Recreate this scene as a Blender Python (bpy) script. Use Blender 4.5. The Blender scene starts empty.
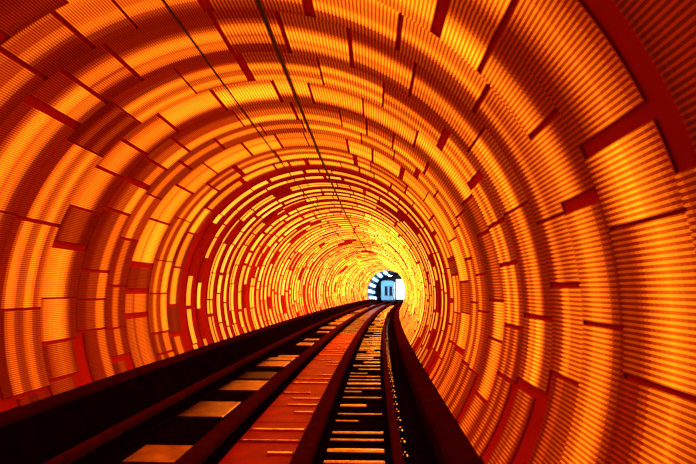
import bpy, math, random
from mathutils import Vector

C = bpy.context.scene.collection
PI = math.pi
sc = bpy.context.scene

# ------------------------------------------------------------------ camera, world, exposure
RC = 745.0            # radius of the track's bend (m), bending to the right
R = 3.0               # tunnel radius
ZA = 1.96             # height of the tunnel axis above the track bed
CAM_X, CAM_Z = 1.33, 0.20
YAW, PITCH, ROLL = 2.1, 6.1, 0.0      # aims a little to the left and up

cam_d = bpy.data.cameras.new('camera')
cam = bpy.data.objects.new('camera', cam_d)
C.objects.link(cam)
cam_d.sensor_width = 36.0
cam_d.lens = 28.0
cam_d.clip_start = 0.05
cam_d.clip_end = 500
cam.location = (CAM_X, 0, ZA + CAM_Z)
cam.rotation_euler = (math.radians(90 + PITCH), math.radians(ROLL), math.radians(YAW))
sc.camera = cam

w = bpy.data.worlds.new('world')
sc.world = w
w.use_nodes = True
w.node_tree.nodes['Background'].inputs[0].default_value = (0.02, 0.002, 0.0, 1)
w.node_tree.nodes['Background'].inputs[1].default_value = 0.15

sc.view_settings.view_transform = 'Standard'
sc.view_settings.look = 'None'
sc.view_settings.gamma = 1.0
sc.view_settings.use_curve_mapping = False
sc.view_settings.exposure = 0.0
sc.cycles.use_denoising = True
sc.cycles.max_bounces = 8

# ------------------------------------------------------------------ helpers
def P(s, x, z):
    """A point of the tunnel: s along the axis, x to the right of it, z above it."""
    t = s / RC
    return Vector((RC * (1 - math.cos(t)) + math.cos(t) * x,
                   RC * math.sin(t) - math.sin(t) * x, z + ZA))

def A(s, r, a):
    """A point on the circle: angle a in degrees, 0 right, 90 crown, 180 left."""
    return P(s, r * math.cos(math.radians(a)), r * math.sin(math.radians(a)))

class MB:
    def __init__(self):
        self.v, self.f, self.m = [], [], []
    def face(self, pts, m=0):
        n = len(self.v)
        self.v += pts
        self.f.append(tuple(range(n, n + len(pts))))
        self.m.append(m)
    def grid(self, rows, m=0, close=False):
        """rows: list of equally long lists of points, joined into quads."""
        n = len(self.v)
        k = len(rows[0])
        for r in rows:
            self.v += r
        for i in range(len(rows) - 1):
            for j in range(k if close else k - 1):
                j2 = (j + 1) % k
                self.f.append((n + i * k + j, n + i * k + j2, n + (i + 1) * k + j2, n + (i + 1) * k + j))
                self.m.append(m)
    def loft(self, prof, ss, m=0, caps=True):
        """a closed profile [(x, z)] swept along the track."""
        rows = [[P(s, x, z) for x, z in prof] for s in ss]
        self.grid(rows, m, close=True)
        if caps:
            self.face(list(rows[0]), m)
            self.face(list(reversed(rows[-1])), m)
    def box(self, s0, s1, x0, x1, z0, z1, m=0, bev=0.0):
        if bev:
            b = bev
            pr = [(x0, z0), (x1, z0), (x1, z1 - b), (x1 - b, z1), (x0 + b, z1), (x0, z1 - b)]
        else:
            pr = [(x0, z0), (x1, z0), (x1, z1), (x0, z1)]
        self.loft(pr, [s0, s1], m)
    def build(self, name, mats, parent=None, base=None):
        me = bpy.data.meshes.new(name)
        b = Vector(base) if base is not None else Vector((0, 0, 0))
        me.from_pydata([tuple(p - b) for p in self.v], [], self.f)
        if not isinstance(mats, (list, tuple)):
            mats = [mats]
        for mt in mats:
            me.materials.append(mt)
        me.polygons.foreach_set('material_index', self.m)
        me.update()
        o = bpy.data.objects.new(name, me)
        C.objects.link(o)
        if parent is not None:
            o.parent = parent
        elif base is not None:
            o.location = b
        return o

def smooth(o):
    for p in o.data.polygons:
        p.use_smooth = True

def empty(name, loc):
    o = bpy.data.objects.new(name, None)
    o.empty_display_size = 0.2
    C.objects.link(o)
    o.location = loc
    return o

def tag(o, label, cat, group=None, kind=None):
    o['label'] = label
    o['category'] = cat
    if group:
        o['group'] = group
    if kind:
        o['kind'] = kind
    return o

def structure(o, label, cat):
    return tag(o, label, cat, kind='structure')

def ordinal(n):
    w = ['zeroth', 'first', 'second', 'third', 'fourth', 'fifth', 'sixth', 'seventh', 'eighth', 'ninth', 'tenth',
         'eleventh', 'twelfth', 'thirteenth', 'fourteenth', 'fifteenth', 'sixteenth', 'seventeenth', 'eighteenth',
         'nineteenth', 'twentieth']
    if n <= 20:
        return w[n]
    suf = 'th' if 10 < n % 100 < 14 else {1: 'st', 2: 'nd', 3: 'rd'}.get(n % 10, 'th')
    return f'{n}{suf}'

# ------------------------------------------------------------------ materials
def surf(name, col, rough=0.6, metal=0.0, var=0.25, scale=6.0, bump=0.0, spec=0.5):
    m = bpy.data.materials.new(name)
    m.use_nodes = True
    nt = m.node_tree
    b = nt.nodes['Principled BSDF']
    tc = nt.nodes.new('ShaderNodeTexCoord')
    no = nt.nodes.new('ShaderNodeTexNoise')
    no.inputs['Scale'].default_value = scale
    no.inputs['Detail'].default_value = 5
    nt.links.new(tc.outputs['Object'], no.inputs['Vector'])
    ra = nt.nodes.new('ShaderNodeValToRGB')
    ra.color_ramp.elements[0].position = 0.3
    ra.color_ramp.elements[1].position = 0.7
    ra.color_ramp.elements[0].color = tuple(c * (1 - var) for c in col) + (1,)
    ra.color_ramp.elements[1].color = tuple(min(1, c * (1 + var)) for c in col) + (1,)
    nt.links.new(no.outputs['Fac'], ra.inputs['Fac'])
    nt.links.new(ra.outputs['Color'], b.inputs['Base Color'])
    b.inputs['Roughness'].default_value = rough
    b.inputs['Metallic'].default_value = metal
    b.inputs['Specular IOR Level'].default_value = spec
    if bump:
        bp = nt.nodes.new('ShaderNodeBump')
        bp.inputs['Strength'].default_value = bump
        bp.inputs['Distance'].default_value = 0.02
        nt.links.new(no.outputs['Fac'], bp.inputs['Height'])
        nt.links.new(bp.outputs['Normal'], b.inputs['Normal'])
    return m

_lamps = {}
AMBER = (1.0, 0.150, 0.0035)
PALE = (1.0, 0.42, 0.09)
RED = (1.0, 0.040, 0.0015)
GOLD = (1.0, 0.25, 0.012)
def lamp(kind, strength):
    """a light-giving diffuser of one colour and one of a few strengths"""
    q = round(math.log(max(strength, 0.02)) / math.log(1.2))
    key = (kind, q)
    if key not in _lamps:
        col = {'amber': AMBER, 'pale': PALE, 'red': RED, 'gold': GOLD, 'deep': (1.0, 0.10, 0.002), 'blue': (0.30, 0.62, 1.0), 'white': (0.93, 0.97, 1.0)}[kind]
        m = bpy.data.materials.new(f'{kind}_lamp')
        m.use_nodes = True
        b = m.node_tree.nodes['Principled BSDF']
        b.inputs['Base Color'].default_value = (0.25, 0.012, 0.003, 1) if kind in ('red', 'deep', 'amber', 'gold', 'pale') else (0.3, 0.3, 0.32, 1)
        b.inputs['Roughness'].default_value = 0.5
        b.inputs['Specular IOR Level'].default_value = 0.05
        b.inputs['Emission Color'].default_value = col + (1,)
        b.inputs['Emission Strength'].default_value = 1.2 ** q
        _lamps[key] = m
    return _lamps[key]

M_LINING = surf('red_tunnel_lining', (0.55, 0.036, 0.004), 0.6, var=0.15, scale=1.2, spec=0.0)
M_BLUE_LINING = surf('blue_grey_lining', (0.03, 0.05, 0.12), 0.5, scale=1.5)
M_UNLIT = surf('unlit_red_diffuser', (0.45, 0.028, 0.004), 0.5, var=0.12, scale=3, spec=0.0)
M_FLOOR = surf('black_wet_track_bed', (0.006, 0.0015, 0.001), 0.35, var=0.4, scale=5, bump=0.25, spec=0.0)
M_LEDGE_DARK = surf('black_ledge', (0.005, 0.001, 0.001), 0.7, var=0.4, scale=3, spec=0.0)
M_LEDGE_RED = surf('dark_red_ledge', (0.035, 0.002, 0.001), 0.6, var=0.3, scale=3, spec=0.0)
M_RAIL = surf('rusty_brown_steel', (0.055, 0.006, 0.003), 0.5, var=0.3, scale=8, spec=0.0)
M_RAIL_DARK = surf('dark_brown_steel', (0.006, 0.001, 0.001), 0.6, var=0.3, scale=8, spec=0.0)
M_STEEL = surf('shiny_worn_steel', (0.9, 0.82, 0.62), 0.12, metal=1.0, var=0.3, scale=14)
M_BRONZE = surf('dull_bronze_plate', (0.45, 0.30, 0.14), 0.28, metal=1.0, var=0.4, scale=5, bump=0.1)
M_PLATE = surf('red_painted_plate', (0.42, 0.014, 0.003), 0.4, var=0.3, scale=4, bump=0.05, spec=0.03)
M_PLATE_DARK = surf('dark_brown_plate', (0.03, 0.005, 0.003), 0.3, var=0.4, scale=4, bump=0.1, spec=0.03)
M_CABLE = surf('dark_cable_sheath', (0.02, 0.003, 0.002), 0.7)
M_GLASS_DARK = surf('dark_window_glass', (0.02, 0.03, 0.06), 0.3, spec=0.05)
M_CAR = surf('pale_blue_car_body', (0.30, 0.82, 0.85), 0.35, var=0.05)
M_CAR_DARK = surf('dark_blue_underbody', (0.02, 0.025, 0.06), 0.6)
M_BEAM = surf('dark_grey_concrete', (0.035, 0.035, 0.05), 0.8)

# ------------------------------------------------------------------ setting
S0, S1, S2 = -1.5, 80.0, 97.0
A_R, A_L = -33.6, 180 + 25.2        # where the lining meets the ledges
FLOOR = -1.96
RB = 3.05                            # lining radius

def frange(a, b, n):
    return [a + (b - a) * i / n for i in range(n + 1)]

def lining(name, a0, a1, s0, s1, n_s, n_a, mat, label, cat):
    mb = MB()
    ss, aa = frange(s0, s1, n_s), frange(a0, a1, n_a)
    mb.grid([[A(s, RB, a) for a in aa] for s in ss])
    mb.grid([[A(s, RB + 0.25, a) for a in reversed(aa)] for s in ss])
    for s in (s0, s1):
        mb.grid([[A(s, RB, a) for a in aa], [A(s, RB + 0.25, a) for a in aa]])
    o = mb.build(name, mat)
    smooth(o)
    return structure(o, label, cat)

A_FL = 180 + 40.8
A_FR = -40.8
lining('wall_right', A_FR, 45, S0, S1, 120, 40, M_LINING, 'red curved tunnel wall behind the light hoops, right of the track', 'wall')
lining('ceiling', 45, 135, S0, S1, 120, 40, M_LINING, 'red arched tunnel crown behind the light hoops', 'ceiling')
lining('wall_left', 135, A_FL, S0, S1, 120, 40, M_LINING, 'red curved tunnel wall behind the light hoops, left of the track', 'wall')
lining('wall_far', A_FR, A_FL, S1, S2, 20, 90, M_BLUE_LINING, 'dark blue tunnel lining at the far end of the tunnel', 'wall')

ss = frange(S0, S2, 130)
mb = MB()
mb.loft([(-2.30, FLOOR - 0.2), (2.30, FLOOR - 0.2), (2.30, FLOOR), (-2.30, FLOOR)], ss)
structure(mb.build('floor', M_FLOOR), 'black track bed under the rails', 'floor')

mb = MB()
mb.loft([(-2.72, -1.26), (-2.60, -1.26), (-2.52, -1.34), (-2.22, -1.74), (-2.18, FLOOR), (-2.35, FLOOR), (-2.60, -1.7)], ss)
structure(mb.build('trim_1', M_LEDGE_DARK), 'black sloping ledge along the foot of the left wall', 'ledge')
mb = MB()
mb.loft([(-2.80, -1.27), (-2.60, -1.262), (-2.585, -1.245), (-2.60, -1.20), (-2.80, -1.16)], ss)
structure(mb.build('trim_2', M_LEDGE_RED), 'dark red cornice strip where the left wall meets the black ledge', 'trim')
mb = MB()
mb.loft([(2.17, FLOOR), (2.36, FLOOR), (2.60, -1.66), (2.21, -1.66), (2.17, -1.70)], ss)
structure(mb.build('trim_3', M_LEDGE_RED), 'dark red ledge along the foot of the right wall', 'ledge')

# the far end: end wall, lit white panel, lintel
mb = MB()
mb.loft([(-2.9, FLOOR), (2.9, FLOOR), (2.9, 2.9), (-2.9, 2.9)], [S2, S2 + 0.2])
structure(mb.build('wall_back', M_BEAM), 'dark wall closing the far end of the tunnel', 'wall')

# ------------------------------------------------------------------ light hoops
def arc_box(mb, s0, s1, r0, r1, a0, a1, m_front, m_side, sides=True):
    """a curved slab following the lining: front face at r0, back at r1"""
    n = max(1, int(abs(a1 - a0) / 2.0))
    aa = frange(a0, a1, n)
    mb.grid([[A(s0, r0, a) for a in aa], [A(s1, r0, a) for a in aa]], m_front)
    if sides:
        mb.grid([[A(s0, r1, a) for a in aa], [A(s0, r0, a) for a in aa]], m_side)
        mb.grid([[A(s1, r0, a) for a in aa], [A(s1, r1, a) for a in aa]], m_side)
    for a in (a0, a1):
        mb.face([A(s0, r0, a), A(s0, r1, a), A(s1, r1, a), A(s1, r0, a)], m_side)

PITCH_A = 0.70          # degrees between the ribs, light streaks put into the panel's shape

# power of the rows of lamps along the first twelve metres (distance from the camera, power)
ROWS = [(0.5, .3), (1.55, .25), (1.9, .5), (2.2, .9), (2.5, .9), (2.66, .4), (2.80, .13), (2.95, .4), (3.12, .8), (3.22, 1.2), (3.38, .8),
        (3.52, .3), (3.62, .14), (3.85, .12), (3.97, .3), (4.06, 1.0), (4.2, 1.6), (4.34, 1.4), (4.42, .8), (4.58, .55), (4.72, .55),
        (4.78, 1.0), (4.86, 1.0), (4.95, .2), (5.1, .1), (5.38, .12), (5.48, .5), (5.55, 1.4), (5.68, 1.4), (5.76, .5), (5.82, .9),
        (5.90, .8), (5.97, .15), (6.15, .09), (6.38, .12), (6.46, 1.0), (6.55, 1.1), (6.62, .35), (6.76, .4), (6.81, 1.2), (6.90, 1.1),
        (6.98, .3), (7.08, .4), (7.16, 1.2), (7.4, 1.9), (7.58, 1.5), (7.68, .5), (7.76, .12), (8.1, .10), (8.25, .3), (8.45, .3), (8.51, 1.3),
        (8.68, 1.3), (8.75, .28), (8.96, .28), (9.01, 1.3), (9.16, 1.3), (9.22, .25), (9.48, .25), (9.56, 1.1), (9.78, 1.4), (9.84, .4),
        (9.9, 1.5), (10.12, 1.9), (10.34, 1.2), (10.42, .2), (10.55, .15), (10.66, .3), (10.70, 1.0), (10.78, 1.0), (10.82, .25), (11.02, .15), (11.08, 1.6), (11.30, 1.6), (11.37, .1), (11.58, .1),
        (11.64, 1.6), (11.88, 1.6), (11.95, .1), (12.4, .09)]
def row_power(s):
    for (s0, p0), (s1, p1) in zip(ROWS, ROWS[1:]):
        if s0 <= s <= s1:
            return p0 + (p1 - p0) * (s - s0) / (s1 - s0)
    return 0.1

def lamp_of(p):
    """weak rows glow red, strong ones amber"""
    return lamp('red' if p < 0.22 else 'deep' if p < 0.55 else 'amber', p)

def cuts(rng, lo, hi, gap=1.0):
    """random lengths of panel round the hoop"""
    out, a = [], A_R + 0.4
    end = A_L - 0.4
    while a < end - 2:
        b = min(a + rng.uniform(lo, hi), end)
        if end - b < 3:
            b = end
        out.append((a, b - gap * rng.choice([0.5, 0.7, 1.0, 1.0, 2.2])))
        a = b
    return out

def low_shade(a):
    """shade low on the walls, put into the power of the panels"""
    low = max(0.0, -math.sin(math.radians(a)))
    return 1.0 - 0.72 * min(1.0, low / 0.5)

hoop_no = 0
def hoop_label(kind, n):
    d = {'wide': 'wide amber light hoop ribbed with light streaks', 'thin': 'thin bright amber light hoop',
         'pair': 'amber light hoop of two thin rows', 'band': 'amber light hoop of broken strips',
         'far': 'small yellow light hoop in the distance'}[kind]
    return f'{d} round the tunnel, {ordinal(n)} from the camera'

def near_hoop(s0, s1, power, kind, lo=9, hi=24, off=0.08, shade=None, jit=0.10, step=0.055, gap=0.9):
    """a hoop of panels with light streaks modelled as ribs, each panel a part; the rows of lamps in a panel differ in power"""
    global hoop_no
    hoop_no += 1
    rng = random.Random(100 + hoop_no * 7)
    base = P(0.5 * (s0 + s1), 0, FLOOR)
    root = empty('light_hoop', base)
    tag(root, hoop_label(kind, hoop_no), 'light hoop', 'amber light hoops lining the tunnel')
    for a0, a1 in cuts(rng, lo, hi, gap):
        am = 0.5 * (a0 + a1)
        f = power * (1.0 - 0.75 * min(1.0, max(0.0, -math.sin(math.radians(am))) / 0.38)) * rng.choice([0.55, 0.8, 1.0, 1.0, 1.15, 1.3])  # shade towards the foot of the walls put into panel power
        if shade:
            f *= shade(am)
        weak = rng.random() < off
        if weak:
            f *= 0.12
        j = rng.uniform(-jit, jit)
        k = max(2, int((s1 - s0) / step))
        edges = frange(s0, s1, k)
        lev = [round(math.log(max(0.03, f * row_power(0.5 * (u + v) + j))) / math.log(1.2)) for u, v in zip(edges, edges[1:])]
        bands = []
        for u, v, q in zip(edges, edges[1:], lev):
            if bands and bands[-1][2] == q:
                bands[-1][1] = v
            else:
                bands.append([u, v, q])
        if not weak:                             # rows without lamps at either edge: the bare lining shows
            while bands and 1.2 ** bands[0][2] < 0.05:
                bands.pop(0)
            while bands and 1.2 ** bands[-1][2] < 0.05:
                bands.pop()
        mats, idx, mb = [M_UNLIT], {}, MB()
        def slot(p):
            m = lamp_of(p)
            if m.name not in idx:
                idx[m.name] = len(mats)
                mats.append(m)
            return idx[m.name]
        pitch = PITCH_A if am < 100 else 0.46      # finer streak ribs on the left
        n = max(1, int((a1 - a0) / pitch))
        da = pitch * 0.25
        aa = [a0 + (i + 0.5) * (a1 - a0) / n for i in range(n)]
        for u, v, q in bands:
            p = 1.2 ** q
            mf, mr = slot(p * 0.48), slot(p * 1.6)
            arc_box(mb, u, v, 3.034, RB, a0, a1, mf, 0)
            for x in aa:
                mb.grid([[A(t, 3.035, x - da), A(t, 3.022, x - da * 0.5), A(t, 3.022, x + da * 0.5), A(t, 3.035, x + da)] for t in (u, v)], mr)
        if not mb.v:
            continue
        o = mb.build('light_panel', mats, root, base)
        if weak:
            o['label'] = 'weakly lit dark red panel'
    return root

def left(a):            # shade of the left wall put into panel power, deepest low down
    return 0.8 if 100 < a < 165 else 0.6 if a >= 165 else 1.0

def corner_vignette(a):          # vignette high on the left put into panel power
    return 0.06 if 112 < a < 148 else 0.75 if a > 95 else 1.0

near_hoop(1.55, 2.84, 1.25, 'wide', shade=lambda a: 0.2 if 25 < a < 165 else 1)  # vignette over the crown put into panel power
near_hoop(2.84, 3.74, 1.4, 'wide', shade=corner_vignette)
near_hoop(3.74, 4.455, 1.4, 'wide', shade=corner_vignette)
near_hoop(4.455, 5.18, 1.4, 'wide', shade=lambda a: 0.4 if 116 < a < 146 else 0.75 if a > 95 else 1)  # weaker vignette high on the left, again through panel power
near_hoop(5.18, 6.16, 1.5, 'wide', shade=left)
near_hoop(6.16, 7.04, 1.5, 'pair', shade=left)
near_hoop(7.04, 7.90, 1.5, 'wide', shade=left)
near_hoop(7.92, 8.76, 1.4, 'wide', 8, 20, jit=0.04, step=0.04, shade=left)
near_hoop(8.78, 9.46, 1.4, 'thin', 8, 20, jit=0.04, step=0.04, shade=left)
near_hoop(9.48, 10.44, 1.45, 'wide', 8, 20, jit=0.05, step=0.05, shade=left)
near_hoop(10.46, 11.38, 1.5, 'pair', 6, 18, jit=0.04, step=0.04)
near_hoop(11.42, 12.1, 1.5, 'thin', 6, 18, jit=0.04, step=0.04)

def mid_hoop(s0, s1, power, parts):
    global hoop_no
    hoop_no += 1
    rng = random.Random(500 + hoop_no * 11)
    sm = 0.5 * (s0 + s1)
    base = P(sm, 0, FLOOR)
    g = 'amber light hoops lining the tunnel'
    mats, idx = [M_UNLIT], {}
    if parts:
        root = empty('light_hoop', base)
        tag(root, hoop_label('band', hoop_no), 'light hoop', g)
    else:
        allmb = MB()
    pale_hoop = rng.random() < 0.45
    for a0, a1 in cuts(rng, 5, 18, 0.8):
        am = 0.5 * (a0 + a1)
        p = power * low_shade(am) * (2.2 if am < 72 and s0 > 18 else 1.0) * rng.choice([0.7, 0.85, 1.0, 1.0, 1.2, 1.3])
        lit = rng.random() > 0.06
        w = s1 - s0
        if w > 0.36:
            c = s0 + w * rng.choice([0.35, 0.5, 0.62])
            strips = [(s0, c - 0.05, 'gold', 1.0), (c + 0.05, s1, 'gold', 1.15)]
            if rng.random() < 0.2:
                strips.pop(rng.randrange(2))
        else:
            strips = [(s0, s1, 'gold', 1.0)]
        if pale_hoop and rng.random() < 0.7:
            u, v, k_, q_ = strips[-1]
            strips[-1] = (u, v - 0.07, k_, q_)
            strips.append((v - 0.07, v, 'pale', 0.9))
        j = rng.choice([0, 0, 0.03, -0.03])
        if parts:
            mb, mats, idx = MB(), [M_UNLIT], {}
        else:
            mb = allmb
        for t0, t1, kind, q in strips:
            mt = lamp(kind, p * q) if lit else M_UNLIT
            if mt.name not in idx:
                idx[mt.name] = len(mats)
                mats.append(mt)
            arc_box(mb, t0 + j, t1 + j, 3.02, RB, a0, a1, idx[mt.name], 0)
        if parts:
            o = mb.build('light_panel', mats, root, base)
            if not lit:
                o['label'] = 'unlit dark red panel'
    if not parts:
        o = allmb.build('light_hoop', mats, None, base)
        tag(o, hoop_label('far', hoop_no), 'light hoop', g)

rng = random.Random(4)
s = 12.55
while s < S1 - 0.6:
    wd = rng.choice([0.22, 0.28, 0.34, 0.42, 0.55]) * (1 if s < 40 else 1.5)
    gp = rng.choice([0.35, 0.45, 0.6]) if s < 30 else rng.choice([0.35, 0.5, 0.9])
    t = min(1.0, max(0.0, (s - 14) / 40.0))
    mid_hoop(s, s + wd, 2.4 + 4.4 * t, s < 32)
    s += wd + gp

# blue-white hoops past the end of the amber stretch
for i, s in enumerate((80.8, 83.4, 86.4)):
    rngb = random.Random(i)
    base = P(s, 0, FLOOR)
    root = empty('blue_light_hoop', base)
    tag(root, f'broken blue white light hoop beyond the amber stretch, {ordinal(i + 1)} of the blue hoops', 'light hoop', 'blue light hoops at the far end')
    for k in range(6):
        a = 97 + 19.5 * k + 2 * i
        mb = MB()
        arc_box(mb, s, s + 1.3, 2.7, RB, a, a + 9, 0, 0)
        mb.build('light_panel', lamp('blue', rngb.choice([1.6, 2.5, 4.0])), root, base)

# added fill lamp under the crown of the blue stretch, brightening the car
base = P(85.5, -0.1, 2.52)
root = empty('tube_lamp', base)
tag(root, 'added cold white fill lamp under the dark crown near the far tunnel end', 'lamp')
mb = MB()
mb.box(84.0, 87.0, -0.35, 0.15, 2.42, 2.52)
mb.build('housing', M_BEAM, root, base)
mb = MB()
mb.box(84.05, 86.95, -0.25, 0.05, 2.36, 2.42)
mb.build('tube', lamp('blue', 110.0), root, base)

# ------------------------------------------------------------------ crown cables
def cable(a, r, label):
    mb = MB()
    ss = frange(S0, S1, 100)
    rows = []
    for s in ss:
        ring = []
        for k in range(8):
            t = 2 * PI * k / 8
            ring.append(A(s, 2.955 + r * math.cos(t), a + math.degrees(r * math.sin(t) / 2.955)))
        rows.append(ring)
    mb.grid(rows, 0, close=True)
    o = mb.build('ceiling_cable', M_CABLE, None, A(0, 2.955, a))
    smooth(o)
    tag(o, label, 'cable', 'cables along the tunnel crown')
cable(84.6, 0.026, 'thicker dark cable along the crown of the tunnel, right of the thinner one')
cable(101.5, 0.014, 'thinner dark cable along the crown of the tunnel, left of the thicker one')

# ------------------------------------------------------------------ rails
def rail(x, top, hw, wall, label, mat, fast=0, side=1):
    """head, web and foot of one running rail, with its fastenings"""
    base = P(0, x, FLOOR)
    root = empty('rail', base)
    tag(root, label, 'rail', 'rails of the track')
    ss = frange(S0, 88.0, 110)
    mb = MB()
    h = hw / 2
    mb.loft([(x - h, top - 0.10), (x + h, top - 0.10), (x + h, top - 0.022), (x + h * 0.75, top), (x - h * 0.75, top), (x - h, top - 0.022)], ss)
    mb.build('head', mat, root, base)
    mb = MB()
    mb.loft([(x - wall, FLOOR + 0.05), (x + wall, FLOOR + 0.05), (x + wall, top - 0.10), (x - wall, top - 0.10)], ss)
    mb.build('web', M_RAIL_DARK, root, base)
    mb = MB()
    f = h + 0.06
    mb.loft([(x - f, FLOOR), (x + f, FLOOR), (x + f, FLOOR + 0.03), (x + wall, FLOOR + 0.05), (x - wall, FLOOR + 0.05), (x - f, FLOOR + 0.03)], ss)
    mb.build('foot', M_RAIL_DARK, root, base)
    for i in range(fast):
        s = 4.6 + i * 0.62
        mb = MB()
        xx = x + side * (wall + 0.075)
        mb.box(s, s + 0.10, xx - 0.05, xx + 0.05, FLOOR + 0.045, FLOOR + 0.085, 0, 0.012)
        mb.box(s + 0.03, s + 0.07, xx - 0.02, xx + 0.02, FLOOR + 0.085, FLOOR + 0.125, 0, 0.01)
        mb.build('fastening', M_STEEL, root, base)

rail(-2.10, -1.63, 0.13, 0.04, 'dark steel rail at the foot of the left ledge', M_RAIL)
rail(-0.71, -1.66, 0.24, 0.07, 'broad brown rail left of the red plates', M_RAIL)
rail(0.55, -1.66, 0.22, 0.07, 'broad brown rail right of the red plates, left of the bright cross bars', M_RAIL)
rail(1.64, -1.66, 0.12, 0.04, 'narrow brown rail beside the dark gutter by the right ledge', M_RAIL, fast=60)

# ------------------------------------------------------------------ cross bars and plates of the bed
rng = random.Random(21)
n = 0
s = 6.3
while s < 76:
    n += 1
    wd = rng.choice([0.05, 0.07, 0.10, 0.16])
    x0, x1 = 0.74, 1.50
    c = rng.random()
    if c < 0.2:
        x1 = 1.50 - rng.uniform(0.2, 0.45)
    elif c < 0.35:
        x0 = 0.74 + rng.uniform(0.15, 0.4)
    base = P(s, 0.5 * (x0 + x1), FLOOR)
    mb = MB()
    z0, zt = FLOOR, FLOOR + 0.04
    b = wd * 0.3
    k = 6
    prof = [(-wd / 2, z0)] + [(-wd / 2 * math.cos(PI * i / k), zt - 0.015 + 0.015 * math.sin(PI * i / k)) for i in range(k + 1)] + [(wd / 2, z0)]
    for_x = [x0, x1]
    mb.grid([[P(s + ds, x, z) for ds, z in prof] for x in for_x], 0, close=True)
    mb.face([P(s + ds, x0, z) for ds, z in prof])
    mb.face([P(s + ds, x1, z) for ds, z in reversed(prof)])
    o = mb.build('cross_bar', M_STEEL, None, base)
    smooth(o)
    tag(o, f'shiny steel cross bar between the two rails on the right, {ordinal(n)} from the camera', 'cross bar', 'cross bars between the right rails')
    s += rng.choice([0.40, 0.5, 0.62, 0.72]) * (1 if s < 24 else 1.7)

n = 0
s = 3.0
while s < 76:
    n += 1
    L = 1.16 if s < 40 else 1.5
    base = P(s, -0.08, FLOOR)
    root = empty('cover_plate', base)
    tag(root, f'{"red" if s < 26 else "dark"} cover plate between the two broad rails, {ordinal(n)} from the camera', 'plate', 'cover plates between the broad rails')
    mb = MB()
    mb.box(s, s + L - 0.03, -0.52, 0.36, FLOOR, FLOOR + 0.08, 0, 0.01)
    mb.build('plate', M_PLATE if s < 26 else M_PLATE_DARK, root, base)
    for k, f in enumerate((0.02, 0.52)):
        if rng.random() < 0.25 or s > 48:
            continue
        wd = rng.choice([0.03, 0.045, 0.07])
        x0, x1 = -0.50 + rng.choice([0, 0, 0.3, 0.5]), 0.34 - rng.choice([0, 0, 0.25])
        mb = MB()
        mb.box(s + f * L, s + f * L + wd, x0, x1, FLOOR + 0.08, FLOOR + 0.105, 0, 0.01)
        mb.build('tread_strip', M_STEEL, root, base)
    s += L

rng = random.Random(8)
n = 0
s = 5.0
while s < 76:
    L = rng.choice([0.5, 0.8, 1.3]) if s > 12 else rng.choice([0.9, 1.5])
    if s < 5.5 or rng.random() < 0.6:
        n += 1
        base = P(s, -1.45, FLOOR)
        x0 = -1.95 + rng.choice([0, 0, 0.2])
        x1 = -0.95 - rng.choice([0, 0.2])
        mb = MB()
        mb.box(s, s + L * 0.8, x0, x1, FLOOR, FLOOR + 0.06, 0, 0.015)
        o = mb.build('floor_plate', M_BRONZE if s < 12 or rng.random() < 0.7 else M_PLATE_DARK, None, base)
        tag(o, f'metal floor plate left of the broad left rail, {ordinal(n)} from the camera', 'plate', 'floor plates beside the left ledge')
    s += L

# ------------------------------------------------------------------ what stands at the far end
# white lit panel on the right of the end wall
base = P(94, 1.1, FLOOR)
root = empty('backlit_panel', base)
tag(root, 'brilliant white lit panel at the far tunnel end, right of the pale blue car', 'light panel')
mb = MB()
mb.box(94.0, 94.12, 0.25, 2.2, -1.4, 2.0)
mb.build('diffuser', lamp('white', 3.0), root, base)
mb = MB()
mb.box(94.0 - 0.03, 94.15, 0.15, 0.25, FLOOR, 2.1)
mb.box(94.0 - 0.03, 94.15, 2.2, 2.3, FLOOR, 2.1)
mb.box(94.0 - 0.03, 94.15, 0.25, 2.2, -1.5, -1.4)
mb.box(94.0 - 0.03, 94.15, 0.25, 2.2, 2.0, 2.1)
mb.build('frame', M_BEAM, root, base)

base = P(89, -0.83, FLOOR)
root = empty('tunnel_car', base)
tag(root, 'pale blue passenger car with two dark windows at the far tunnel end', 'car')
mb = MB()
mb.box(89.0, 92.5, -1.85, 0.20, -1.45, 1.70, 0, 0.25)
mb.build('body', M_CAR, root, base)
mb = MB()
mb.box(89.0, 92.5, -1.7, 0.10, FLOOR + 0.31, -1.45)
mb.build('underbody', M_CAR_DARK, root, base)
for x0, x1 in ((-1.25, -0.80), (-0.50, -0.05)):
    mb = MB()
    mb.box(88.96, 89.0, x0, x1, -0.75, 0.75)
    f = mb.build('window', M_GLASS_DARK, root, base)
